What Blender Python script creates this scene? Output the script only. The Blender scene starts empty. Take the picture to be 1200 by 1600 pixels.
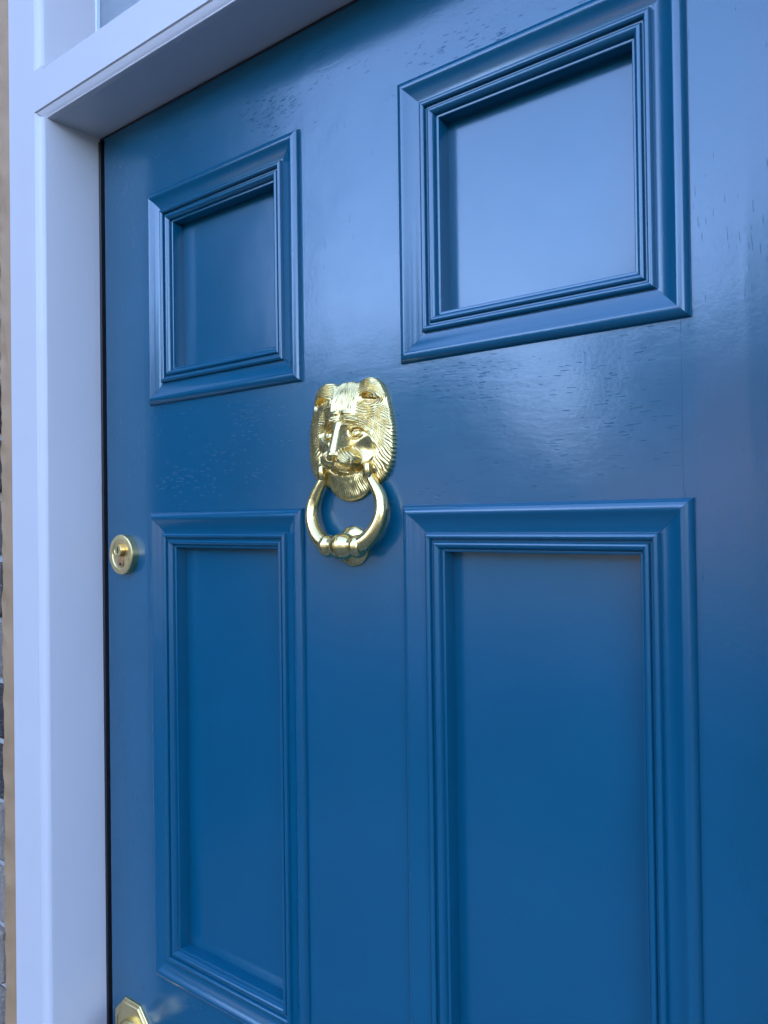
import bpy, math, random
import numpy as np
from mathutils import Vector, Matrix

# ------------------------------------------------------------------ camera, sky, sun, exposure
S = bpy.context.scene
C = S.collection
PX = dict(f=1259.67, yaw=0.67639, pitch=0.010614, roll=-0.013292, loc=(0.88332, -0.55147, 1.4497))
def cam_axes():
    y, p, r = PX['yaw'], PX['pitch'], PX['roll']
    f = Vector((-math.sin(y)*math.cos(p), math.cos(y)*math.cos(p), math.sin(p)))
    rt = Vector((math.cos(y), math.sin(y), 0)); up = rt.cross(f)
    return math.cos(r)*rt + math.sin(r)*up, -math.sin(r)*rt + math.cos(r)*up, f
cd = bpy.data.cameras.new('camera'); cam = bpy.data.objects.new('camera', cd); C.objects.link(cam)
r_, u_, f_ = cam_axes()
M = Matrix.Identity(4)
for i in range(3):
    M[i][0] = r_[i]; M[i][1] = u_[i]; M[i][2] = -f_[i]; M[i][3] = PX['loc'][i]
cam.matrix_world = M
cd.sensor_fit = 'VERTICAL'; cd.sensor_height = 36.0; cd.lens = 36.0*PX['f']/1600.0
cd.clip_start = 0.02; cd.clip_end = 500
S.camera = cam

SUN_EL, SUN_AZ = math.radians(38), math.radians(20)      # sun stands behind the house (towards +y)
w = bpy.data.worlds.new("World"); S.world = w; w.use_nodes = True
nt = w.node_tree
sky = nt.nodes.new('ShaderNodeTexSky'); sky.sky_type = 'NISHITA'; sky.sun_disc = False
sky.sun_elevation = SUN_EL; sky.sun_rotation = SUN_AZ
sky.air_density = 0.85; sky.dust_density = 0.0; sky.ozone_density = 4.0
bg = nt.nodes['Background']; bg.inputs['Strength'].default_value = 0.15
tint = nt.nodes.new('ShaderNodeMix'); tint.data_type = 'RGBA'; tint.blend_type = 'MULTIPLY'; tint.inputs[0].default_value = 1.0
nt.links.new(sky.outputs[0], tint.inputs[6]); tint.inputs[7].default_value = (1.14, .97, .95, 1)
nt.links.new(tint.outputs[2], bg.inputs[0])
sl = bpy.data.lights.new('sun', 'SUN'); sl.energy = 2.2; sl.angle = math.radians(0.5); sl.color = (1.0, 0.95, 0.88)
so = bpy.data.objects.new('sun', sl); C.objects.link(so)
sd = Vector((math.sin(SUN_AZ)*math.cos(SUN_EL), math.cos(SUN_AZ)*math.cos(SUN_EL), math.sin(SUN_EL)))
so.rotation_euler = sd.to_track_quat('Z', 'Y').to_euler(); so.location = (0, 3, 9)
S.view_settings.view_transform = 'Standard'; S.view_settings.look = 'None'
S.view_settings.exposure = 3.68; S.view_settings.gamma = 1.0

# ------------------------------------------------------------------ layout (metres; door face is y = 0)
D = 0.0713                     # depth of the frame reveal in front of the door
DX0, DX1 = 0.0105, 0.7985      # door edges
FX0, FX1 = 0.0, 0.809          # frame opening
ZT, ZDT = 1.9222, 1.9175       # underside of transom, top of door
ZB, ZF = -0.064, -0.080        # bottom of door, sill
PXL = (0.1023, 0.3436); PXR = (0.4632, 0.7079)          # outer edges of panel mouldings
ROWS = ((1.5838, 1.8251), (0.9407, 1.4624), (0.13, 0.72))
OV = 0.0075                    # moulding overlap onto stiles and rails
HW0, HW1 = -0.081, 0.890       # outer edges of the frame
FTOP = 2.42                    # top of the fanlight frame
BY = -0.078                    # brick face
rnd = random.Random(4)

# ------------------------------------------------------------------ helpers
def link(name, me, mat=None, parent=None):
    o = bpy.data.objects.new(name, me); C.objects.link(o)
    if mat: me.materials.append(mat)
    if parent is not None: o.parent = parent
    return o
def mesh(name, V, F, mat=None, parent=None, smooth=None):
    me = bpy.data.meshes.new(name); me.from_pydata([tuple(v) for v in V], [], [tuple(f) for f in F]); me.update()
    if smooth is not None:
        me.shade_smooth(); me.set_sharp_from_angle(angle=math.radians(smooth))
    return link(name, me, mat, parent)
def thing(name, label, cat, loc=(0, 0, 0), group=None):
    o = bpy.data.objects.new(name, None); C.objects.link(o); o.location = loc
    o.empty_display_size = .1
    o['label'] = label; o['category'] = cat
    if group: o['group'] = group
    return o
class MB:
    def __init__(s): s.V = []; s.F = []
    def add(s, V, F):
        n = len(s.V); s.V += [tuple(v) for v in V]; s.F += [tuple(i+n for i in f) for f in F]
    def box(s, x0, x1, y0, y1, z0, z1, b=0.0):
        if b <= 0:
            V = [(x, y, z) for z in (z0, z1) for y in (y0, y1) for x in (x0, x1)]
            s.add(V, [(0, 2, 3, 1), (4, 5, 7, 6), (0, 1, 5, 4), (2, 6, 7, 3), (0, 4, 6, 2), (1, 3, 7, 5)]); return
        c = ((x0+x1)/2, (y0+y1)/2, (z0+z1)/2); h = ((x1-x0)/2, (y1-y0)/2, (z1-z0)/2)
        V = []; idx = {}
        for sx in (-1, 1):
            for sy in (-1, 1):
                for sz in (-1, 1):
                    for a in range(3):
                        p = [sx*(h[0]-b), sy*(h[1]-b), sz*(h[2]-b)]; p[a] += (sx, sy, sz)[a]*b
                        idx[(sx, sy, sz, a)] = len(V); V.append((c[0]+p[0], c[1]+p[1], c[2]+p[2]))
        F = []
        def q(*k): F.append(tuple(idx[i] for i in k))
        for t in (-1, 1):
            q((t, -1, -1, 0), (t, 1, -1, 0), (t, 1, 1, 0), (t, -1, 1, 0)) if t > 0 else q((t, -1, -1, 0), (t, -1, 1, 0), (t, 1, 1, 0), (t, 1, -1, 0))
            q((-1, t, -1, 1), (-1, t, 1, 1), (1, t, 1, 1), (1, t, -1, 1)) if t > 0 else q((-1, t, -1, 1), (1, t, -1, 1), (1, t, 1, 1), (-1, t, 1, 1))
            q((-1, -1, t, 2), (1, -1, t, 2), (1, 1, t, 2), (-1, 1, t, 2)) if t > 0 else q((-1, -1, t, 2), (-1, 1, t, 2), (1, 1, t, 2), (1, -1, t, 2))
        for a in (-1, 1):
            for e in (-1, 1):
                q((a, e, -1, 0), (a, e, 1, 0), (a, e, 1, 1), (a, e, -1, 1))
                q((a, -1, e, 0), (a, 1, e, 0), (a, 1, e, 2), (a, -1, e, 2))
                q((-1, a, e, 1), (1, a, e, 1), (1, a, e, 2), (-1, a, e, 2))
        for sx in (-1, 1):
            for sy in (-1, 1):
                for sz in (-1, 1): q((sx, sy, sz, 0), (sx, sy, sz, 1), (sx, sy, sz, 2))
        s.add(V, F)
    def build(s, name, mat, parent=None, smooth=None, fix=True):
        o = mesh(name, s.V, s.F, mat, parent)
        if fix:
            import bmesh
            bm = bmesh.new(); bm.from_mesh(o.data); bmesh.ops.recalc_face_normals(bm, faces=bm.faces); bm.to_mesh(o.data); bm.free()
        if smooth is not None:
            o.data.shade_smooth(); o.data.set_sharp_from_angle(angle=math.radians(smooth))
        return o
def lathe(prof, axis, origin, n=64, cap=True, start=0.0):
    """prof: (radius, distance along axis); axis: 'x', '-y' or 'z'"""
    V = []; F = []
    for r, d in prof:
        for k in range(n):
            a = start + 2*math.pi*k/n; c, s_ = r*math.cos(a), r*math.sin(a)
            p = {'x': (d, c, s_), '-y': (c, -d, s_), 'z': (c, s_, d)}[axis]
            V.append((p[0]+origin[0], p[1]+origin[1], p[2]+origin[2]))
    for i in range(len(prof)-1):
        for k in range(n):
            k2 = (k+1) % n; F.append((i*n+k, i*n+k2, (i+1)*n+k2, (i+1)*n+k))
    if cap:
        F.append(tuple(range(n))); F.append(tuple((len(prof)-1)*n+k for k in range(n))[::-1])
    return V, F

# ------------------------------------------------------------------ materials
def nodes(name):
    m = bpy.data.materials.new(name); m.use_nodes = True
    t = m.node_tree; return m, t, t.nodes['Principled BSDF']
def setv(b, **k):
    names = dict(col='Base Color', rough='Roughness', metal='Metallic', ior='IOR', spec='Specular IOR Level', coat='Coat Weight', crough='Coat Roughness', trans='Transmission Weight')
    for a, v in k.items(): b.inputs[names[a]].default_value = (*v, 1) if isinstance(v, tuple) else v
def math_n(t, op, a, b=None, clamp=False):
    n = t.nodes.new('ShaderNodeMath'); n.operation = op; n.use_clamp = clamp
    for i, v in enumerate((a, b)):
        if v is None: continue
        if isinstance(v, (int, float)): n.inputs[i].default_value = v
        else: t.links.new(v, n.inputs[i])
    return n.outputs[0]
def noise(t, vec, scale, detail=2.0, rough=.5, dist=0.0):
    n = t.nodes.new('ShaderNodeTexNoise'); n.inputs['Scale'].default_value = scale; n.inputs['Detail'].default_value = detail
    n.inputs['Roughness'].default_value = rough; n.inputs['Distortion'].default_value = dist
    t.links.new(vec, n.inputs['Vector']); return n.outputs[0]
def mapping(t, vec, scale=(1, 1, 1), rot=(0, 0, 0)):
    n = t.nodes.new('ShaderNodeMapping'); n.inputs['Scale'].default_value = scale; n.inputs['Rotation'].default_value = rot
    t.links.new(vec, n.inputs['Vector']); return n.outputs[0]
def objco(t):
    return t.nodes.new('ShaderNodeTexCoord').outputs['Object']
def ramp(t, fac, stops):
    n = t.nodes.new('ShaderNodeValToRGB'); e = n.color_ramp.elements
    e[0].position, e[0].color = stops[0][0], (*stops[0][1], 1); e[1].position, e[1].color = stops[-1][0], (*stops[-1][1], 1)
    for p, c in stops[1:-1]:
        x = e.new(p); x.color = (*c, 1)
    t.links.new(fac, n.inputs[0]); return n.outputs[0]
def bump(t, b, h, dist, strength=1.0, prev=None):
    n = t.nodes.new('ShaderNodeBump'); n.inputs['Distance'].default_value = dist; n.inputs['Strength'].default_value = strength
    t.links.new(h, n.inputs['Height'])
    if prev is not None: t.links.new(prev, n.inputs['Normal'])
    if b is not None: t.links.new(n.outputs[0], b.inputs['Normal'])
    return n.outputs[0]

BLUE = (0.0, 0.072, 0.125)
def blue_paint(name, grain=None):
    m, t, b = nodes(name); setv(b, rough=0.2, ior=1.67)
    o = objco(t)
    tint = noise(t, o, 9, 3)
    t.links.new(ramp(t, tint, [(.3, tuple(c*.96 for c in BLUE)), (.7, tuple(c*1.05 for c in BLUE))]), b.inputs['Base Color'])
    rr = math_n(t, 'MULTIPLY_ADD', noise(t, o, 35, 3), .06); t.nodes[-1].inputs[2].default_value = .155
    t.links.new(rr, b.inputs['Roughness'])
    peel = noise(t, o, 260 if grain else 330, 2, .6)
    nrm = bump(t, None, peel, 0.00006 if grain else 0.00003)
    undul = noise(t, o, 14, 2)
    nrm = bump(t, None, undul, 0.0005 if grain else .0004, prev=nrm)
    if grain:
        warp = t.nodes.new('ShaderNodeVectorMath'); warp.operation = 'MULTIPLY_ADD'
        wn = t.nodes.new('ShaderNodeTexNoise'); wn.inputs['Scale'].default_value = 6; wn.inputs['Detail'].default_value = 1
        t.links.new(o, wn.inputs['Vector'])
        t.links.new(wn.outputs['Color'], warp.inputs[0]); warp.inputs[1].default_value = (.03, .03, .03); t.links.new(o, warp.inputs[2])
        wv = warp.outputs[0]
        if grain == 'h': sc = (70, 1, 900); lc = (9, 1, 60)
        else: sc = (900, 1, 60); lc = (70, 1, 5)
        pit = noise(t, mapping(t, wv, sc, (0, math.radians(-2 if grain == 'h' else 0), 0)), 1.0, 1.5, .6)
        patch = noise(t, mapping(t, wv, (14, 1, 22) if grain == 'h' else (30, 1, 10)), 1.0, 2)
        thr = math_n(t, 'MULTIPLY_ADD', patch, -.42); t.nodes[-1].inputs[2].default_value = .915 if grain == 'v' else (.895 if grain == 'h' else .955)
        d = math_n(t, 'SUBTRACT', pit, thr)
        d = math_n(t, 'MULTIPLY', d, 22.0, True)
        nrm = bump(t, None, math_n(t, 'MULTIPLY', d, -1.0), 0.00021 if grain == 'h' else 0.00017, prev=nrm)
        long = noise(t, mapping(t, wv, lc), 1.0, 3, .6)
        nrm = bump(t, None, long, 0.00011 if grain == 'h' else 0.00005, prev=nrm)
        if grain == 'v':      # soft raised cathedral ridges
            wt = t.nodes.new('ShaderNodeTexWave'); wt.inputs['Scale'].default_value = 9; wt.inputs['Distortion'].default_value = 3.5
            wt.inputs['Detail'].default_value = 1.5; wt.inputs['Detail Scale'].default_value = .5
            t.links.new(mapping(t, o, (1, 1, .25)), wt.inputs['Vector'])
            nrm = bump(t, None, math_n(t, 'POWER', wt.outputs[1], 6.0), 0.00007, prev=nrm)
    t.links.new(nrm, b.inputs['Normal'])
    return m
paint_h = blue_paint('blue_paint_rail', 'h'); paint_v = blue_paint('blue_paint_stile', 'v'); paint_m = blue_paint('blue_paint_muntin', 'm'); paint = blue_paint('blue_paint_smooth')

def white_paint(name='white_paint', col=(.57, .525, .50), rough=.35):
    m, t, b = nodes(name); setv(b, rough=rough); o = objco(t)
    t.links.new(ramp(t, noise(t, o, 4, 3), [(.3, tuple(c*.97 for c in col)), (.7, col)]), b.inputs['Base Color'])
    nrm = bump(t, None, noise(t, mapping(t, o, (420, 420, 7)), 1, 3), .00014)
    nrm = bump(t, None, noise(t, o, 240, 2), .00003, prev=nrm)
    bump(t, b, noise(t, o, 11, 2), .0012, prev=nrm)
    return m
white = white_paint()
def brass_mat(name, rough=.16, col=(.79, .60, .25), dark=(.55, .40, .14), scale=120):
    m, t, b = nodes(name); setv(b, metal=1.0); o = objco(t)
    n = noise(t, o, scale, 4, .6)
    t.links.new(ramp(t, n, [(.30, dark), (.46, col), (1.0, tuple(min(1, c*1.05) for c in col))]), b.inputs['Base Color'])
    rr = math_n(t, 'MULTIPLY_ADD', noise(t, o, 420, 3), .16); t.nodes[-1].inputs[2].default_value = rough-.08
    t.links.new(rr, b.inputs['Roughness'])
    bump(t, b, noise(t, o, 260, 3), .00006)
    return m
brass = brass_mat('polished_brass', .25, dark=(.76, .56, .21)); brass_old = brass_mat('cast_brass', .29, dark=(.69, .49, .17))
brass_satin = brass_mat('satin_brass', .30, col=(.78, .59, .27), dark=(.70, .52, .22))
steel = brass_mat('nickel_plug', .22, col=(.72, .42, .22), dark=(.60, .34, .17))
mk, t, b = nodes('black_rubber'); setv(b, col=(.006, .006, .008), rough=.55)
bump(t, b, noise(t, objco(t), 300, 2), .0001)
mhole, t, b = nodes('dark_hole'); setv(b, col=(.01, .008, .006), rough=.7); bump(t, b, noise(t, objco(t), 300, 2), .0001)
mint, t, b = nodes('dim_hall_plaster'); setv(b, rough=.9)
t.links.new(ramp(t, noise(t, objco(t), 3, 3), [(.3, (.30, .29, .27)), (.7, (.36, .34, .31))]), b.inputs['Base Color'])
seal, t, b = nodes('beige_sealant'); setv(b, rough=.6); o = objco(t)
t.links.new(ramp(t, noise(t, o, 26, 4), [(.3, (.29, .165, .075)), (.7, (.38, .22, .105))]), b.inputs['Base Color'])
nrm = bump(t, None, noise(t, mapping(t, o, (160, 160, 30)), 1, 3), .0012); bump(t, b, noise(t, o, 700, 2), .0002, prev=nrm)
glass, t, b = nodes('fanlight_glass'); setv(b, col=(.72, .80, .84), rough=.12, ior=1.5, trans=.75)
bump(t, b, noise(t, objco(t), 40, 3), .0006)
def brick_mat():
    m, t, b = nodes('grey_stock_brick'); setv(b, rough=.88); o = objco(t)
    at = t.nodes.new('ShaderNodeAttribute'); at.attribute_name = 'tone'
    f = math_n(t, 'ADD', at.outputs['Fac'], math_n(t, 'MULTIPLY', math_n(t, 'SUBTRACT', noise(t, o, 60, 5, .7), .5), .55), True)
    spk = math_n(t, 'MULTIPLY', math_n(t, 'SUBTRACT', noise(t, o, 420, 3, .7), .60), 5.0, True)
    base = ramp(t, f, [(0, (.028, .021, .018)), (.35, (.08, .060, .048)), (.65, (.16, .122, .092)), (1, (.25, .19, .14))])
    mx = t.nodes.new('ShaderNodeMix'); mx.data_type = 'RGBA'; t.links.new(spk, mx.inputs[0]); t.links.new(base, mx.inputs[6]); mx.inputs[7].default_value = (.5, .49, .48, 1)
    t.links.new(mx.outputs[2], b.inputs['Base Color'])
    nrm = bump(t, None, noise(t, o, 45, 5, .7), .006); bump(t, b, noise(t, o, 500, 3), .0008, prev=nrm)
    return m
brickm = brick_mat()
mort, t, b = nodes('mortar'); setv(b, rough=.95); o = objco(t)
t.links.new(ramp(t, noise(t, o, 90, 5), [(.3, (.26, .25, .23)), (.7, (.46, .44, .40))]), b.inputs['Base Color']); bump(t, b, noise(t, o, 300, 4), .002)
def simple(name, c0, c1, sc, rough=.9, bd=.01, bs=20):
    m, t, b = nodes(name); setv(b, rough=rough); o = objco(t)
    t.links.new(ramp(t, noise(t, o, sc, 5, .6), [(.3, c0), (.7, c1)]), b.inputs['Base Color']); bump(t, b, noise(t, o, bs, 4), bd); return m
def brick_tex(name, c1, c2, mo, scale=1.0):
    m, t, b = nodes(name); setv(b, rough=.9); o = objco(t)
    n = t.nodes.new('ShaderNodeTexBrick'); t.links.new(mapping(t, o, (1, 1, 1), (math.radians(90), 0, 0)), n.inputs['Vector'])
    n.inputs['Color1'].default_value = (*c1, 1); n.inputs['Color2'].default_value = (*c2, 1); n.inputs['Mortar'].default_value = (*mo, 1)
    n.inputs['Scale'].default_value = 1.0; n.inputs['Brick Width'].default_value = .225; n.inputs['Row Height'].default_value = .075; n.inputs['Mortar Size'].default_value = .008
    t.links.new(n.outputs[0], b.inputs['Base Color']); return m

# ------------------------------------------------------------------ ground
def sheet(name, x0, x1, y0, y1, z, mat):
    o = mesh(name, [(x0, y0, z), (x1, y0, z), (x1, y1, z), (x0, y1, z)], [(0, 1, 2, 3)], mat); o['kind'] = 'structure'; return o
sheet('ground', -220, 220, -220, 220, -.26, simple('grass_ground', (.022, .035, .014), (.04, .06, .022), 1.5))
mb = MB(); mb.box(-14, 14, -3.0, BY-.002, -.30, -.20, .01); pv = mb.build('path', simple('stone_paving', (.10, .10, .105), (.14, .14, .145), 3)); pv['kind'] = 'structure'
sheet('road', -120, 120, -15, -7, -.252, simple('asphalt', (.032, .032, .036), (.048, .048, .052), 8))
mb = MB(); mb.box(-120, 120, -7, -5.2, -.30, -.14, .02); mb.box(-120, 120, -16.8, -15, -.30, -.14, .02)
pv = mb.build('pavement', simple('pavement_slabs', (.035, .037, .042), (.055, .056, .06), 2)); pv['kind'] = 'structure'

hv = []; hf = []  # out-of-view hills, added to dim the bright sky gap between the houses
for i in range(121):
    x = -180+3*i; t_ = 4.5+1.3*math.sin(x*.05+1)+.9*math.sin(x*.17)+.4*math.sin(x*.61)
    hv += [(x, -62, -.3), (x, -66, t_+2.0), (x, -110, t_+11), (x, -150, -.3)]
for i in range(120):
    for k in range(3): hf.append((4*i+k, 4*i+4+k, 4*i+5+k, 4*i+1+k))
ho = mesh('hills', hv, hf, simple('wooded_hill', (.018, .03, .015), (.045, .065, .03), .6, bd=.5, bs=1.5), None, 80); ho['kind'] = 'structure'

# ------------------------------------------------------------------ house wall round the doorway
def bricks(mb, tones, x0, x1, z0, z1, y, holes, depth=.06, seed=1):
    r = random.Random(seed); row = 0; z = z0
    while z < z1-.02:
        x = x0 - (.1125 if row % 2 else 0)
        while x < x1:
            a, c = max(x, x0), min(x+.215, x1)
            segs = [(a, c)]
            for hx0, hx1, hz0, hz1 in holes:
                if z+.065 > hz0 and z < hz1:
                    n = []
                    for (p, q) in segs:
                        if q <= hx0 or p >= hx1: n.append((p, q))
                        else:
                            if p < hx0: n.append((p, hx0))
                            if q > hx1: n.append((hx1, q))
                    segs = n
            for (p, q) in segs:
                if q-p < .02: continue
                j = r.uniform(-.003, .003); e0 = r.uniform(-.002, .003); e1 = r.uniform(-.002, .003)
                n0 = len(mb.V)
                mb.box(p+e0, q-e1, y+j, y+depth, z+r.uniform(-.002, .001), z+.065+r.uniform(-.001, .002), .004)
                for k in range(n0, len(mb.V)):
                    vx, vy, vz = mb.V[k]; mb.V[k] = (vx+r.uniform(-.0015, .0015), vy+r.uniform(-.001, .001), vz+r.uniform(-.0015, .0015))
                tt = r.random(); tones += [tt]*(len(mb.V)-n0)
            x += .225
        z += .075; row += 1
house = thing('house_wall', 'grey brick wall beside the white door frame, light mortar joints', 'wall')
HOLE = (-.0985, .9075, -1, FTOP+.02)
mb = MB(); tones = []
bricks(mb, tones, -1.85, 2.8, -.235, 3.35, BY, [HOLE])
ob = mb.build('brickwork', brickm, house, fix=False)
import bmesh as _b
bm = _b.new(); bm.from_mesh(ob.data); _b.ops.recalc_face_normals(bm, faces=bm.faces); bm.to_mesh(ob.data); bm.free()
at = ob.data.attributes.new('tone', 'FLOAT', 'POINT'); at.data.foreach_set('value', tones)
mb = MB()
mb.box(-1.852, HOLE[0]-.004, BY+.008, .24, -.3, 3.35); mb.box(HOLE[1]+.004, 2.802, BY+.008, .24, -.3, 3.35); mb.box(HOLE[0]-.004, HOLE[1]+.004, BY+.008, .24, HOLE[3]+.004, 3.35)
mb.build('mortar_bed', mort, house)
mb = MB(); mb.box(-9, -1.853, BY, .24, -.3, 9.0); mb.box(2.803, 9, BY, .24, -.3, 9.0); mb.box(-1.853, 2.803, BY, .24, 3.352, 9.0)
mb.build('outer_wall', brick_tex('brick_wall_far', (.10, .10, .11), (.20, .19, .18), (.38, .36, .33)), house)
hall = MB()     # hall behind the door, closed box
hall.box(-.9, -.85, .25, 3.2, -.1, 2.9); hall.box(1.7, 1.75, .25, 3.2, -.1, 2.9); hall.box(-.849, 1.699, 3.15, 3.2, -.1, 2.9); hall.box(-.849, 1.699, .25, 3.149, 2.85, 2.9); hall.box(-.849, 1.699, .25, 3.149, -.15, -.1)
hall.build('hall_lining', mint, house)

# ------------------------------------------------------------------ door frame
frame = thing('door_frame', 'white painted timber frame with deep reveal round the blue door', 'door frame', (.4, 0, ZF))
def fpart(mb, name, mat=white, smooth=None):
    o = mb.build(name, mat, None, smooth); o.parent = frame; o.matrix_parent_inverse = Matrix.Translation(frame.location).inverted(); return o
def extr(mb, poly, axis, a, b, closed=True, ma=0.0, mb_=0.0):
    """sweep polygon; for 'z' poly=(x,y) ; for 'x' poly=(z,y). ma/mb_: mitre slope of ends along first coordinate"""
    n = len(poly); V = []
    for end, off in ((a, ma), (b, mb_)):
        for (p, q) in poly:
            e = end + off*p
            V.append((p, q, e) if axis == 'z' else (e, q, p))
    F = [(i, (i+1) % n, n+(i+1) % n, n+i) for i in range(n)]
    F += [tuple(range(n))[::-1], tuple(range(n, 2*n))]
    mb.add(V, F)
def jamb_poly(sgn, xin, xout):
    # cross-section with a shallow bead near the inner arris (sgn -1: left jamb)
    s = sgn
    return [(xin, .045), (xin, -D+.0035), (xin+s*.0012, -D+.0012), (xin+s*.0030, -D-.0004), (xin+s*.0050, -D+.0006), (xin+s*.0058, -D+.0024),
            (xin+s*.0120, -D+.0046), (xin+s*.0180, -D+.0022), (xin+s*.0192, -D+.0006), (xin+s*.0196, -D), (xout-s*.0015, -D), (xout, -D+.0015), (xout, .045)]
TZ0, TZ1 = ZT, 1.979
BH = .0112
def plain_poly(sgn, xin, xout):
    s = sgn
    return [(xin, .045), (xin, -D+.0015), (xin+s*.0015, -D), (xout-s*.0015, -D), (xout, -D+.0015), (xout, .045)]
for s, xi, xo in ((-1, FX0, HW0), (1, FX1, HW1)):
    mb = MB()
    P = jamb_poly(s, xi, xo)
    # lower jamb up to the mitre with the transom bead, plain block beside the transom, upper jamb with bead
    k = 45
    V = []; n = len(P)
    for zz in (ZF, None):
        for (x, y) in P:
            e = ZF if zz is not None else ZT + min(abs(x-xi), .0196)*BH/.0196
            V.append((x, y, e))
    mb.add(V, [(i, (i+1) % n, n+(i+1) % n, n+i) for i in range(n)] + [tuple(range(n))[::-1], tuple(range(n, 2*n))])
    # plain zone: from mitre line to where upper bead begins
    Q = [(xi, .045), (xi, -D), (xi+s*.0196, -D), (xo-s*.0015, -D), (xo, -D+.0015), (xo, .045)]
    V = []; n = len(Q)
    for zz in (0, 1):
        for (x, y) in Q: V.append((x, y, (ZT + BH) if zz == 0 else TZ1+.003))
    mb.add(V, [(i, (i+1) % n, n+(i+1) % n, n+i) for i in range(n)] + [tuple(range(n))[::-1], tuple(range(n, 2*n))])
    extr(mb, P, 'z', TZ1+.003, FTOP)
    o = fpart(mb, 'jamb', smooth=35)
# transom with beaded lower edge
BP = [(ZT, -D+.012), (ZT, -D+.0062), (ZT+.0007, -D+.0050), (ZT+.0016, -D+.0048), (ZT+.0022, -D+.0054), (ZT+.0050, -D+.0030), (ZT+.0092, -D+.0014),
      (ZT+.0098, -D+.0020), (ZT+.0108, -D+.0022), (ZT+BH, -D), (ZT+BH, -D+.012)]
mb = MB(); V = []; n = len(BP)
for e, s in ((FX0, -1), (FX1, 1)):
    for (z, y) in BP: V.append((e+s*(z-ZT)*.0196/BH, y, z))
mb.add(V, [(i, (i+1) % n, n+(i+1) % n, n+i) for i in range(n)] + [tuple(range(n))[::-1], tuple(range(n, 2*n))])
TP = [(ZT, .045), (ZT, -D+.0121), (ZT+BH, -D+.0121), (ZT+BH, -D), (TZ1-.0015, -D), (TZ1, -D+.0015), (TZ1, .045)]
V = []; n = len(TP)
for e in (FX0, FX1):
    for (z, y) in TP: V.append((e, y, z))
mb.add(V, [(i, (i+1) % n, n+(i+1) % n, n+i) for i in range(n)] + [tuple(range(n))[::-1], tuple(range(n, 2*n))])
fpart(mb, 'transom', smooth=35)
mb = MB(); mb.box(FX0, FX1, -D, .045, FTOP-.055, FTOP-.0005, .0012); fpart(mb, 'head')
mb = MB(); mb.box(HW0, HW1, -D-.03, .10, ZF-.05, ZF-.0005, .003); fpart(mb, 'sill')
# stop behind the door + weather seal
mb = MB(); mb.box(FX0-.002, FX0+.018, .047, .075, ZF, ZT); mb.box(FX1-.018, FX1+.002, .047, .075, ZF, ZT); mb.box(FX0+.018, FX1-.018, .047, .075, ZT-.016, ZT+.002); mb.box(HW0, FX0-.002, .046, .09, ZF, FTOP); mb.box(FX1+.002, HW1, .046, .09, ZF, FTOP)
fpart(mb, 'door_stop')
mb = MB()
mb.box(FX0+.0004, FX0+.0042, -.0012, .046, ZF, ZT-.0045, .0010); mb.box(FX0+.0050, DX0-.0006, .0045, .046, ZF, ZT-.0045, .0006)
mb.box(FX1-.0042, FX1-.0004, -.0012, .046, ZF, ZT-.0045, .0010); mb.box(FX0+.0004, FX1-.0004, .001, .046, ZT-.0042, ZT-.0003, .0008)
fpart(mb, 'weather_seal', mk)
# fanlight
mb = MB(); mb.box(FX0+.0004, FX1-.0004, .002, .008, TZ1+.0002, FTOP-.056); fpart(mb, 'glass_pane', glass)
mb = MB()
for (a, c, e, g) in ((FX0+.0003, FX0+.004, TZ1, FTOP-.055), (FX1-.004, FX1-.0003, TZ1, FTOP-.055)):
    mb.box(a, c, -.004, .0018, e, g, .0008)
fpart(mb, 'glazing_gasket', white_paint('gasket_white', (.7, .72, .74)))
# sealant bead, uneven towards the brick
def sealant(xin, s):
    V = []; F = []; N = 520; r = random.Random(9 if s < 0 else 12)
    ph = [r.uniform(0, 6.28) for _ in range(6)]
    for i in range(N+1):
        z = ZF + (FTOP+.02-ZF)*i/N
        wv = .0008*math.sin(z*37+ph[0]) + .0014*math.sin(z*83+ph[1])*math.sin(z*19+ph[2]) + .0008*math.sin(z*210+ph[3])
        wdt = .0170 + wv*1.3
        prof = [(0, .004), (0.0, -.0006), (.004, -.0026), (.010, -.0044+wv*.5), (.0125, -.0056+wv), (wdt-.0015, -.0068), (wdt, -.0056), (wdt+.0005, .006)]
        for (u, y) in prof: V.append((xin+s*u, -D+y+.002, z))
    n = 8
    for i in range(N):
        for k in range(n-1): F.append((i*n+k, i*n+k+1, (i+1)*n+k+1, (i+1)*n+k))
    return V, F
mb = MB(); mb.add(*sealant(HW0-.0002, -1)); o = fpart(mb, 'sealant_bead', seal, 60)
mb = MB(); mb.add(*sealant(HW1+.0002, 1)); o = fpart(mb, 'sealant_bead', seal, 60)

# ------------------------------------------------------------------ front door
door = thing('front_door', 'blue painted panelled timber door with brass lion knocker', 'door', (0, 0, 0))
TH = .044
G = .00002
def slab(name, x0, x1, z0, z1, mat):
    # front face bevelled, subdivided lightly; sits between y=0 and TH
    mb = MB(); mb.box(x0, x1, 0, TH, z0, z1); return mb.build(name, mat, door)
xs = (DX0, PXL[0]+OV, PXL[1]-OV, PXR[0]+OV, PXR[1]-OV, DX1)
mb = MB(); # outer stiles with a rounded arris on the free edge
def stile(x0, x1, free):
    r = .0022; P = []
    arc = [(r-r*math.cos(a), r-r*math.sin(a)) for a in [math.pi/2*k/6 for k in range(7)]]   # from (0,r) to (r,0)
    if free < 0: P = [(x0, TH)] + [(x0+u, v) for u, v in arc] + [(x1, 0), (x1, TH)]
    else: P = [(x1, TH)] + [(x1-u, v) for u, v in arc] + [(x0+G+.00012, 0), (x0+G, .00012), (x0+G, TH)]
    m = MB(); extr(m, P, 'z', ZB, ZDT); m.build('stile', paint_v, door, 30)
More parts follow.
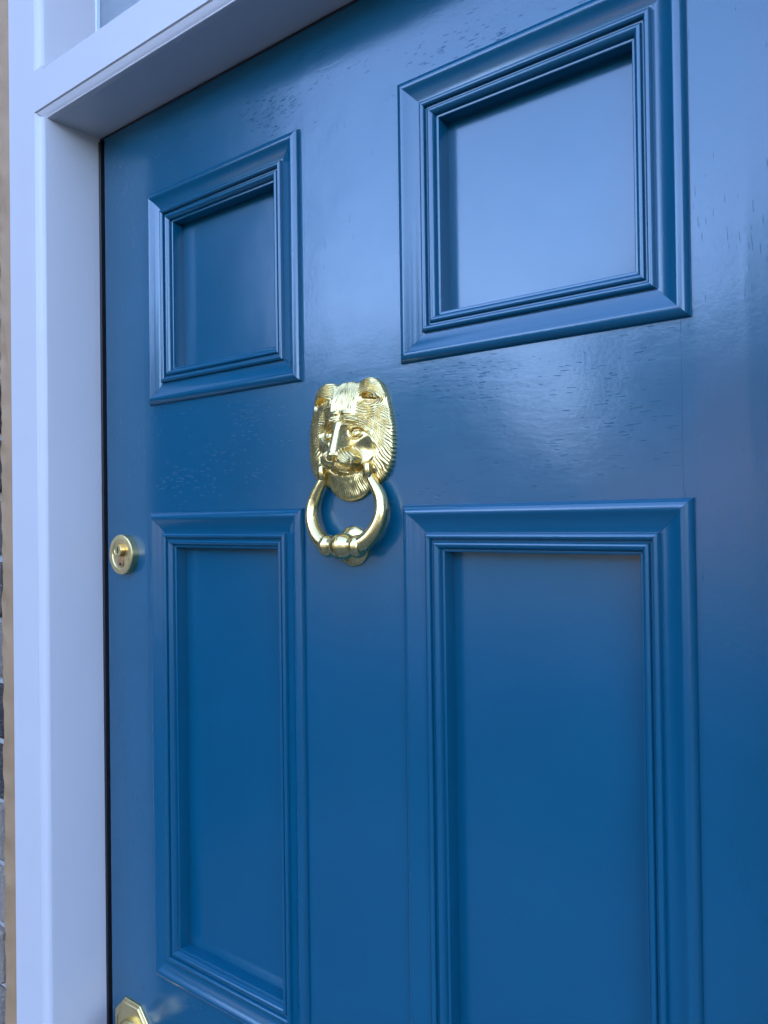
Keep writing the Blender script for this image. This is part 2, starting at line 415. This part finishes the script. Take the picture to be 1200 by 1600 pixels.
stile(xs[0], xs[1], -1); stile(xs[4], xs[5], 1)
rails = [(ROWS[0][1]-OV, ZDT), (ROWS[1][1]-OV, ROWS[0][0]+OV), (ROWS[2][1]-OV, ROWS[1][0]+OV), (ZB, ROWS[2][0]+OV)]
for z0, z1 in rails: slab('rail', xs[1], xs[4], z0, z1, paint_h)
for z0, z1 in ROWS: slab('muntin', xs[2], xs[3], z0+OV, z1-OV, paint_m)
PROF = [(0, -.0002), (0, .0012), (.0004, .0023), (.0012, .0037), (.0024, .0051), (.0040, .0061), (.0056, .0065), (.0070, .0065), (.0080, .0062), (.0088, .0058),
        (.0105, .0047), (.0125, .0037), (.015, .0027), (.0175, .0019), (.020, .0013), (.0226, .0008), (.0234, .0008), (.0236, .0032), (.0243, .0044), (.0254, .0050), (.0266, .0050), (.0277, .0044), (.0284, .0035), (.0286, .0028),
        (.0287, .0008), (.0306, .0006), (.0307, .0017), (.0312, .0026), (.0322, .0032), (.0334, .0031), (.0347, .0024), (.0358, .0012), (.0366, -.0004), (.0371, -.0018), (.0372, -.0024), (.0384, -.0024), (.0392, -.0028), (.0394, -.0034), (.0395, -.0175)]
def moulding(x0, x1, z0, z1):
    V = []; F = []; n = len(PROF)
    # sides: each side has its own vertices so that mitres stay crisp
    cor = [((x0, z1), (1, -1)), ((x1, z1), (-1, -1)), ((x1, z0), (-1, 1)), ((x0, z0), (1, 1))]
    for a in range(4):
        c0, d0 = cor[a]; c1, d1 = cor[(a+1) % 4]; base = len(V)
        L = math.hypot(c1[0]-c0[0], c1[1]-c0[1]); tx, tz = (c1[0]-c0[0])/L, (c1[1]-c0[1])/L
        g = .00012
        for c, d, sg in ((c0, d0, 1), (c1, d1, -1)):
            for t_, h in PROF: V.append((c[0]+d[0]*t_+sg*tx*g, -h, c[1]+d[1]*t_+sg*tz*g))
        for k in range(n-1): F.append((base+k, base+n+k, base+n+k+1, base+k+1))
    o = mesh('panel_moulding', V, F, paint, door, 38)
    return o
import itertools
for (x0, x1), (z0, z1) in itertools.product((PXL, PXR), ROWS):
    moulding(x0, x1, z0, z1)
    m = MB(); q = .0385
    m.box(x0+q, x1-q, .0165, .028, z0+q, z1-q); m.build('panel', paint, door)
# slab core behind the panels so no light leaks
m = MB(); m.box(DX0+.02, DX1-.02, TH+.0005, TH+.004, ZB+.02, ZDT-.02); m.build('back_sheet', paint, door)

# ------------------------------------------------------------------ lion knocker
KX, KZ = .405, 1.520
OUT = [(0, 54.6), (5, 55.2), (9.5, 53.3), (12, 52.8), (16, 55.0), (21, 56.6), (27, 56.6), (33, 54), (38, 49), (42, 41), (45, 31), (47.5, 21), (49.2, 11), (49.8, 0), (49.4, -10),
       (48, -18.5), (45, -26), (40.5, -32.5), (35, -36.5), (30, -38.3), (27, -38.8), (24, -41), (19, -46), (12.5, -50), (6, -52), (0, -52.6)]
def smooth(a, b, x):
    t = np.clip((x-a)/(b-a), 0, 1); return t*t*(3-2*t)
def g2(X, Z, cx, cz, sx, sz, rot=0.0, p=2.0):
    c, s = math.cos(rot), math.sin(rot); dx, dz = X-cx, Z-cz
    u = (c*dx+s*dz)/sx; v = (-s*dx+c*dz)/sz
    return np.exp(-((np.abs(u)**2+np.abs(v)**2)**(p/2)))
def dome(X, Z, cx, cz, sx, sz, rot=0.0):
    c, s = math.cos(rot), math.sin(rot); dx, dz = X-cx, Z-cz
    u = (c*dx+s*dz)/sx; v = (-s*dx+c*dz)/sz
    return np.sqrt(np.clip(1-u*u-v*v, 0, 1))
def smax(a, b, k):
    h = np.clip(.5+.5*(a-b)/k, 0, 1); return b*(1-h)+a*h+k*h*(1-h)
def relief(X, Z, rho):
    """height above the door in mm at local X,Z (mm); rho 0..1 from centre to rim"""
    A = np.abs(X)
    edge = (1-rho)*50
    h = 2.2 + 3.4*np.sqrt(np.clip(1-(1-np.clip(edge/5, 0, 1))**2, 0, 1)) + 3.4*smooth(3, 17, edge)
    # rounded skull and forehead
    sk = 18.0*np.exp(-((A/24)**2)**1.35-((np.maximum(Z-20, 0)/29)**2)**1.5-((np.minimum(Z-20, 0)/21)**2)**1.5)
    h = smax(h, sk, 5)
    h = h + 1.8*g2(A, Z, 41, -4, 6, 26) + 2.0*g2(X, Z, 0, 46, 8, 7)
    # ear: low hairy lobe with a small shell-shaped hollow below its crest
    h = smax(h, 9.0*dome(A, Z, 27, 43, 17, 16), 4.5)
    hx, hz = (A-27.5)*math.cos(.16)+(Z-38.5)*math.sin(.16)*-1, (Z-38.5)*math.cos(.16)+(A-27.5)*math.sin(.16)
    hz = hz-.8; rim = np.hypot(hx/8.2, (hz+1.5)/5.3)
    upper = smooth(-1.5, 1.5, hz)
    h = h + 3.2*np.exp(-((rim-1.03)/.17)**2)*upper
    hol = (1-smooth(.80, .98, rim))*smooth(-3.2, -.6, hz)
    h = h - 5.0*hol
    # brow ridges, sloping down and out from the root of the nose
    zb = 18.5-.010*(A-8)**2
    br = 22.0*np.exp(-((A-9)/17)**2)*np.exp(-((Z-zb-1.5)/6.0)**2)
    h = smax(h, br, 2.5)
    h = h + 1.5*g2(A, Z, 7.0, 25.6, 4.2, 1.8, -.1) - 1.2*g2(X, Z, 0, 25, 1.6, 4)
    # nose bridge: narrow, rounded, widening to the root
    t = np.clip((17-Z)/28, 0, 1)
    bw = 4.3+1.3*t**2+2.6*smooth(10, 19, Z)
    ridge = 21.5+9.3*t-1.8*np.clip(A/bw, 0, 1.2)**2
    fall = smooth(.70, 2.35, A/bw)
    nb = (ridge*(1-fall)+12.5*fall)*smooth(-15, -11.0, Z)*(1-smooth(17, 25, Z))*(1-smooth(12, 19, A))
    h = smax(h, nb, 1.8)
    # cheeks fall away towards the mane
    ck = (15.4-.30*np.maximum(A-15, 0))*(1-smooth(.88, 1.12, ((np.abs(A-16)/18)**2.6+(np.abs(Z+6)/16.5)**2.6)**.385))*smooth(8.5, 13, A)
    h = smax(h, ck, 1.6)
    h = h + 1.5*g2(A, Z, 24.0, 2.0, 9.0, 3.4, .55)
    h = h - 3.0*g2(A, Z, 28.0, -8.0, 5.6, 6.5, .25, 2.4)
    # eyes
    h = h - 3.6*g2(A, Z, 13.4, 9.2, 7.6, 4.8, .05, 3)
    ry = np.hypot((A-15.8)/5.8, (Z-7.8+.05*(A-15.8))/3.9)
    h = h + 3.6*np.sqrt(np.clip(1-ry**2, 0, 1))
    h = h + 1.2*np.exp(-((ry-1.30)/.17)**2) - 1.0*np.exp(-((ry-1.02)/.10)**2) - .5*np.exp(-((ry-1.66)/.12)**2)
    rp = np.hypot(A-15.4, Z-7.9)
    h = h - .9*np.exp(-(rp/.9)**2) - .35*np.exp(-((rp-2.1)/.35)**2)
    # muzzle, whisker pads, nose leather
    h = smax(h, 24.5*dome(X, Z, 0, -15, 22, 15.0)**.7, 2)
    h = smax(h, 28.6*dome(A, Z, 8.2, -14.4, 15.0, 10.4, -.3)**.72, 1.8)
    h = smax(h, 31.3*dome(X, Z, 0, -12.0, 8.6, 6.0)**.42, 1.0)
    h = h - 3.8*g2(A, Z, 4.0, -15.4, 2.0, 1.5, .5, 3)
    h = h - 2.0*np.exp(-(X/.8)**2)*smooth(-26, -24, Z)*(1-smooth(-17.5, -15.5, Z))
    lip = np.hypot((A-8.8)/10.4, (Z+16.0)/9.2)
    low = smooth(-15, -19, Z)
    h = h + 1.8*np.exp(-((lip-.97)/.07)**2)*low - 1.0*np.exp(-((lip-.82)/.06)**2)*low - 2.8*np.exp(-((lip-1.17)/.10)**2)*low*(A < 26)
    h = smax(h, 10.5*dome(X, Z, 0, -28, 15, 8)**.8, 3)
    h = smax(h, 11.0*dome(A, Z, 27.5, -24.5, 5.2, 5.6)**.5, 1.0)
    # ------------------------------------------------ hair strands
    def strand(s, lam, amp, sharp=1.0):
        q = .5+.5*np.cos(2*np.pi*s/lam); return amp*(q**sharp-.5)
    wob = .45*np.sin(X*.31+Z*.17)+.35*np.sin(Z*.42-A*.13)+.25*np.sin(A*.9+Z*.5)
    vary = .75+.35*np.sin(A*.53+Z*.21)*np.sin(Z*.37-A*.11+1)
    th = np.arctan2(A-2, -(Z-44))
    mane = strand(th*58+wob, 2.3, 1.25, .8)*vary
    m_mane = smooth(31.5, 34.5, A)*(1-smooth(26, 34, Z))*(1-.45*smooth(5, 1, edge))
    beard = strand(np.arctan2(X, -(Z-6))*46+wob*.8, 2.1, 1.1, .8)*vary
    m_beard = (1-smooth(-31, -26.5, Z))*(1-smooth(28, 33, A))*(1-.4*smooth(5, 1, edge))
    earr = strand(rim*8.2+wob*.35, 2.1, 1.05)*vary
    m_ear = smooth(31, 35, Z)*smooth(13, 18, A)*(1-hol)*smooth(1.12, 1.25, rim)*(1-.45*smooth(5, 1, edge))
    under = strand(Z-.022*(A-26)**2+wob*.5, 2.3, 1.25)*vary
    m_under = smooth(14.5, 17.5, A)*(1-smooth(31.5, 34, A))*smooth(17, 21, Z)*(1-smooth(33, 36, Z))*smooth(1.02, 1.15, rim)
    fore = strand(X*(1+.006*(Z-30))+wob*.8+.8*np.sin(Z*.25+1), 2.3, 1.2)*vary
    m_fore = (1-smooth(12, 16, A))*smooth(26.5, 30, Z)
    brow = strand(Z+.016*(A-6)**2+wob*.3, 2.1, 1.3)
    m_brow = smooth(4.0, 6.0, A)*(1-smooth(29, 33, A))*smooth(-4.5, -2.5, Z-zb)*(1-smooth(4.0, 6.0, Z-zb))
    wk = strand(.46*A+.88*Z+.012*A*A, 1.9, .7)
    m_wk = smooth(5.5, 7.5, A+.3*(Z+12))*smooth(1.02, .9, np.hypot((A-9.5)/14.5, (Z+15.2)/11.0))*smooth(-22.5, -19.5, Z)*smooth(-3.2, -6.5, Z)
    tips = strand(hx*.8+.3*hz+wob, 2.3, 1.3)
    h = h + mane*m_mane + beard*m_beard + earr*m_ear + under*m_under + fore*m_fore + brow*m_brow + wk*m_wk + tips*hol*.8
    return np.maximum(h, 1.2)
def lion():
    NT, NR = 1000, 190
    op = np.array(OUT + [(-x, z) for x, z in OUT[-2:0:-1]], float)
    oc = np.array([0., 3.])
    ang = np.arctan2(op[:, 0], op[:, 1]-oc[1]); rad = np.hypot(op[:, 0], op[:, 1]-oc[1])
    o_ = np.argsort(ang); ang, rad = ang[o_], rad[o_]
    th = np.linspace(-np.pi, np.pi, NT, endpoint=False)
    R = np.interp(th, np.r_[ang-2*np.pi, ang, ang+2*np.pi], np.r_[rad, rad, rad])
    k = np.hanning(15); k /= k.sum(); R = np.convolve(np.r_[R[-7:], R, R[:7]], k, 'valid')
    X1, Z1 = R*np.sin(th), R*np.cos(th)+oc[1]
    # serrated rim following the strands
    ser = np.cos(2*np.pi*(np.arctan2(np.abs(X1)-2, -(Z1-44))*58)/2.3)
    ser2 = np.cos(2*np.pi*X1/2.3)
    R = R + .22*np.where((np.abs(X1) > 30) & (Z1 < 34), ser, .6*ser2)
    rr = (np.arange(1, NR+1)/NR)**.85
    rho = np.repeat(rr[:, None], NT, 1)
    X = rho*R[None]*np.sin(th)[None]; Z = rho*R[None]*np.cos(th)[None]+oc[1]
    H = relief(X, Z, rho)
    c = relief(np.array([[0.]]), np.array([[oc[1]]]), np.array([[0.]]))[0, 0]
    V = [(KX, -c/1000, KZ+oc[1]/1000)]
    V += list(zip((KX+X.ravel()/1000).tolist(), (-H.ravel()/1000).tolist(), (KZ+Z.ravel()/1000).tolist()))
    F = [(0, 1+(k+1) % NT, 1+k) for k in range(NT)]
    for i in range(NR-1):
        a = 1+i*NT; b2 = a+NT
        F += [(a+k, a+(k+1) % NT, b2+(k+1) % NT, b2+k) for k in range(NT)]
    base = len(V); V += [(v[0], -.0001, v[2]) for v in V[1+(NR-1)*NT:1+NR*NT]]
    a = 1+(NR-1)*NT
    F += [(a+k, a+(k+1) % NT, base+(k+1) % NT, base+k) for k in range(NT)]
    o = mesh('lion_knocker', V, F, brass_old, door, 75)
    return o
knock = lion(); knock['label'] = 'cast brass lion head with ringed mane'
def tube(path, n=28):
    """path: list of (point, radius, squash) -> round tube"""
    V = []; F = []
    P = [Vector(p) for p, r, q in path]
    for i, (p, r, q) in enumerate(path):
        a = P[max(i-1, 0)]; c = P[min(i+1, len(P)-1)]; tg = (c-a).normalized()
        nrm = Vector((0, -1, 0)); nrm = (nrm-tg*nrm.dot(tg)).normalized(); bi = tg.cross(nrm)
        for k in range(n):
            an = 2*math.pi*k/n; V.append(P[i]+nrm*(r*q*math.cos(an))+bi*(r*math.sin(an)))
    for i in range(len(P)-1):
        for k in range(n): F.append((i*n+k, i*n+(k+1) % n, (i+1)*n+(k+1) % n, (i+1)*n+k))
    F += [tuple(range(n))[::-1], tuple(range((len(P)-1)*n, len(P)*n))]
    return V, F
def catmull(pts, m=10):
    out = []; p = [pts[0]]+pts+[pts[-1]]
    for i in range(1, len(p)-2):
        a, b_, c, d = (np.array(q, float) for q in p[i-1:i+3])
        for k in range(m):
            t_ = k/m; out.append(.5*((2*b_)+(-a+c)*t_+(2*a-5*b_+4*c-d)*t_*t_+(-a+3*b_-3*c+d)*t_**3))
    out.append(np.array(pts[-1], float)); return out
# ring: (x, z, y, r)
ry_ = lambda z: -(.0092+max(0, -z-50)/41*.0055)
half = [(27.8, -30.5, 3.8), (29.6, -34, 4.4), (33.4, -39.5, 5.0), (38.2, -47.5, 5.6), (41.2, -56, 5.9), (41.4, -65, 6.2), (38.4, -74, 6.7), (31.8, -83.4, 7.4), (22, -90.0, 8.0), (10, -92.4, 8.2), (0, -92.6, 8.2)]
full = half + [(-x, z, r) for x, z, r in half[-2::-1]]
cm = catmull(full, 8)
path = [((KX+x/1000, ry_(z), KZ+z/1000), r/1000, 1.0) for x, z, r in cm]
mb = MB(); mb.add(*tube(path))
for s in (-1, 1):      # squared lugs at the mouth corners
    x = KX+s*.0275; mb.box(x-.0038, x+.0038, -.0150, -.0070, KZ-.0325, KZ-.0195, .0009)
# turned collar at the foot of the ring
cp = [(7.6, -23.4)] + [(8.0+2.3*math.sin(math.pi*k/8)**.8, -23.2+10.8*k/8) for k in range(9)] + [(7.9, -11.6), (8.0, -10.9)] + [(8.4+3.5*math.sin(math.pi/2*k/8)**.75, -10.6+9.9*k/8) for k in range(1, 9)] + [(11.2, -.35), (11.2, 0)]
cp = cp + [(r, -d) for r, d in cp[-2::-1]]
mb.add(*lathe([(r/1000, d/1000) for r, d in cp], 'x', (KX, ry_(-91), KZ-.0926), 48))
ring = mb.build('knocker_ring', brass, knock, 50)
V, F = lathe([(.0184, .0), (.0184, .0016), (.0180, .0024), (.0168, .0034), (.0145, .0044), (.011, .0052), (.006, .0057), (.0015, .0058), (.0001, .0058)], '-y', (KX+.0008, 0, 1.4268), 64)
mb = MB(); mb.add(V, F); mb.build('strike_stud', brass, knock, 40)

# ------------------------------------------------------------------ cylinder lock
LX, LZ, LH = .0508, 1.4140, .0086
mb = MB(); mb.add(*lathe([(.0232, 0), (.0234, .0002), (.0234, .0078), (.0231, .0084), (.0226, LH), (.0172, LH), (.0168, LH-.0002), (.0164, LH-.0008), (.0002, LH-.0008)], '-y', (LX, 0, LZ), 96))
lock = mb.build('lock_escutcheon', brass_satin, door, 25)
CZ = LZ+.0052
mb = MB(); y0 = -(LH-.0006)
def pill(r, hw, zc, zb, n=28):
    a0 = math.asin(hw/r); P = []
    for k in range(n+1):
        a = -math.pi/2+a0 + (2*math.pi-2*a0)*k/n; P.append((r*math.cos(a), zc+r*math.sin(a)))
    for k in range(9):
        a = math.pi + math.pi*k/8; P.append((hw*math.cos(a), zb+hw+hw*math.sin(a)))
    return P
PP = pill(.0090, .0054, 0, -.0200)
n = len(PP); V = [(LX+x, y, CZ+z) for y in (y0, y0-.0010) for x, z in PP]
mb.add(V, [(i, (i+1) % n, n+(i+1) % n, n+i) for i in range(n)]+[tuple(range(n, 2*n))])
cyl = mb.build('lock_cylinder', steel, lock, 30)
mb = MB(); mb.add(*lathe([(.0076, .0), (.0076, .0034), (.0073, .0038), (.0060, .0038), (.0057, .0034), (.0002, .0034)], '-y', (LX, y0-.001, CZ), 48)); mb.build('key_plug', brass, lock, 30)
mb = MB(); mb.box(LX-.0007, LX+.0007, y0-.0048, y0-.0040, CZ-.0036, CZ+.0038, .0002); mb.box(LX-.0012, LX+.0018, y0-.0047, y0-.0041, CZ-.0010, CZ+.0008, .0002); mb.build('keyhole', mhole, lock)
mb = MB(); mb.add(*lathe([(.0019, 0), (.0019, .0004)], '-y', (LX+.0004, y0-.0010, CZ-.0165), 20)); mb.build('fixing_screw', mhole, lock)

# ------------------------------------------------------------------ octagonal door knob
NX, NZ = .0575, .8585
def octa(prof): return lathe(prof, '-y', (NX, 0, NZ), 8, True, math.pi/8)
k8 = 1/math.cos(math.pi/8)
mb = MB(); mb.add(*octa([(.0350*k8, 0), (.0350*k8, .0026), (.0344*k8, .0032), (.0322*k8, .0034), (.0318*k8, .0046), (.0310*k8, .0052), (.0275*k8, .0054), (.0268*k8, .0046), (.0002, .0046)]))
knob = mb.build('door_knob', brass_satin, door)
mb = MB(); mb.add(*lathe([(.017, .0045), (.0165, .010), (.0125, .016), (.0105, .024), (.0115, .030)], '-y', (NX, 0, NZ), 64, False)); mb.build('knob_neck', brass, knob, 40)
mb = MB(); mb.add(*lathe([(.0108, .028), (.0165, .0305), (.0215, .0345), (.0238, .0400), (.0232, .0465), (.0195, .0525), (.0120, .0562), (.0005, .0572)], '-y', (NX, 0, NZ), 8, True, math.pi/8)); mb.build('knob_grip', brass, knob, 25)

# ------------------------------------------------------------------ the street the paint reflects
side = thing('neighbour_bay', 'dark brick side wall of neighbouring bay left of the doorway', 'wall', (-2.6, -1, -.26))
mb = MB(); mb.box(-4.6, -2.5, -2.8, BY-.003, -.3, 5.2); o = mb.build('bay_wall', simple('dark_brick_render', (.018, .017, .017), (.03, .028, .026), 6)); o.parent = side; o.matrix_parent_inverse = Matrix.Translation(side.location).inverted()
mb = MB(); mb.box(-4.75, -2.4, -2.95, BY-.003, 5.201, 5.35, .01); o = mb.build('bay_roof', simple('slate', (.06, .06, .07), (.10, .10, .11), 9)); o.parent = side; o.matrix_parent_inverse = Matrix.Translation(side.location).inverted()
side = thing('neighbour_bay', 'brick side wall of the bay right of the doorway', 'wall', (6, -1, -.26))  # invented bay out of view, keeps side sky light off frame and door
mb = MB(); mb.box(4.9, 7.2, -2.0, BY-.003, -.3, 4.6); o = mb.build('bay_wall', bpy.data.materials['dark_brick_render']); o.parent = side; o.matrix_parent_inverse = Matrix.Translation(side.location).inverted()
mb = MB(); mb.box(4.8, 7.3, -2.15, BY-.003, 4.601, 4.75, .01); o = mb.build('bay_roof', bpy.data.materials['slate']); o.parent = side; o.matrix_parent_inverse = Matrix.Translation(side.location).inverted()
leafm = simple('tree_leaves', (.025, .045, .015), (.05, .085, .03), 1.2, bd=.02, bs=6); barkm = simple('tree_bark', (.06, .045, .035), (.11, .085, .065), 7)
TL = ['young tree across the road, nearest the gap between houses', 'broad tree across the road straight opposite the door', 'small tree left of the gap across the road', 'broad dark tree at the left end of the road', 'round tree right of the doorway across the road', 'tall tree at the right end of the road']
for i, (tx, ty, hgt, cr) in enumerate(((-7.0, -21, 8.4, 2.5), (-2.0, -23, 9.8, 3.3), (-15.2, -22, 8.4, 2.7), (-21, -24, 10.0, 3.8), (4.2, -21, 8.8, 3.0), (11, -23, 10.2, 3.7))):  # trees out of view, put in to darken the low sky the door reflects
    tr = thing('street_tree', TL[i], 'tree', (tx, ty, -.26), 'trees across the road'); r = random.Random(30+i)
    V = []; F = []
    for k in range(2100):
        while True:
            p = Vector((r.uniform(-1, 1), r.uniform(-1, 1), r.uniform(-1, 1)))
            if p.length < 1 and (p.length > .45 or r.random() < .3): break
        lump = .8+.25*math.sin(p.x*5+i)*math.sin(p.y*6+1)+.2*math.sin(p.z*7+i*2)
        c = Vector((p.x*cr*lump, p.y*cr*lump, hgt-cr*1.05+p.z*cr*1.05*lump)); a = Vector((r.gauss(0, 1), r.gauss(0, 1), r.gauss(0, 1))).normalized(); b2 = a.orthogonal().normalized(); z_ = a.cross(b2); q = r.uniform(.12, .26); n = len(V)
        V += [c+b2*q, c+z_*q*.7, c-b2*q, c-z_*q*.7]; F.append((n, n+1, n+2, n+3))
    o = mesh('crown', V, F, leafm, tr)
    mb = MB(); mb.add(*tube([((0, 0, 0), .20, 1), ((.04, .02, hgt*.3), .15, 1), ((-.05, 0, hgt*.6), .11, 1), ((0, .05, hgt*.88), .04, 1)], 10))
    for k in range(5):
        an = k*1.3+i; mb.add(*tube([((0, 0, hgt*(.4+.06*k)), .07, 1), ((math.cos(an)*cr*.35, math.sin(an)*cr*.35, hgt*(.52+.06*k)), .05, 1), ((math.cos(an)*cr*.7, math.sin(an)*cr*.7, hgt*(.62+.05*k)), .02, 1)], 7))
    mb.build('trunk', barkm, tr)
cream = [simple('render_a', (.11, .10, .095), (.14, .125, .115), 2), simple('render_b', (.12, .075, .06), (.16, .10, .08), 3), simple('render_c', (.11, .105, .10), (.14, .13, .125), 2)]
slate = simple('roof_tiles', (.09, .07, .065), (.14, .11, .10), 6); win = nodes('window_glass')[0]; setv(win.node_tree.nodes['Principled BSDF'], col=(.02, .025, .03), rough=.08)
LAB = ['red brick house across the road at the far right end'][:0] + ['cream rendered house across the road with slate roof', 'red brick house across the road beside a gap', 'pale rendered house across the road facing the blue door', 'dark brick house across the road at the far end']
for i, (hx, hw, hh) in enumerate(((-27.5, 12, 7.4), (-9.0, 11, 7.6), (4.5, 12, 7.1), (18.5, 12, 7.4))):
    h = thing('house', LAB[i], 'house', (hx, -38, -.26), 'houses across the road')
    def hp(mb, nm, mt):
        o = mb.build(nm, mt); o.parent = h; return o
    mb = MB(); mb.box(-hw/2, hw/2, -4, 4, 0, hh); hp(mb, 'wall', cream[i % 3])
    mb = MB(); mb.add([(-hw/2-.3, -4.4, hh+.01), (hw/2+.3, -4.4, hh+.01), (hw/2+.3, 4.4, hh+.01), (-hw/2-.3, 4.4, hh+.01), (-hw/2-.3, 0, hh+2.3), (hw/2+.3, 0, hh+2.3)], [(0, 1, 5, 4), (3, 4, 5, 2), (0, 4, 3), (1, 2, 5), (0, 3, 2, 1)]); hp(mb, 'roof', slate)
    for wx in (-hw*.3, 0, hw*.3):
        for wz in (1.0, 3.0 if hh > 4.4 else 2.9):
            if wx == 0 and wz == 1.0:
                mb = MB(); mb.box(-.5, .5, 4.002, 4.06, .1, 2.1, .01); hp(mb, 'door', slate); continue
            mb = MB(); mb.box(wx-.6, wx+.6, 4.002, 4.05, wz, wz+1.1, .01); f = hp(mb, 'window', white)
            mb = MB(); mb.box(wx-.5, wx+.5, 4.052, 4.07, wz+.08, wz+1.02); g = mb.build('pane', win); g.parent = f
# ------------------------------------------------------------------ end
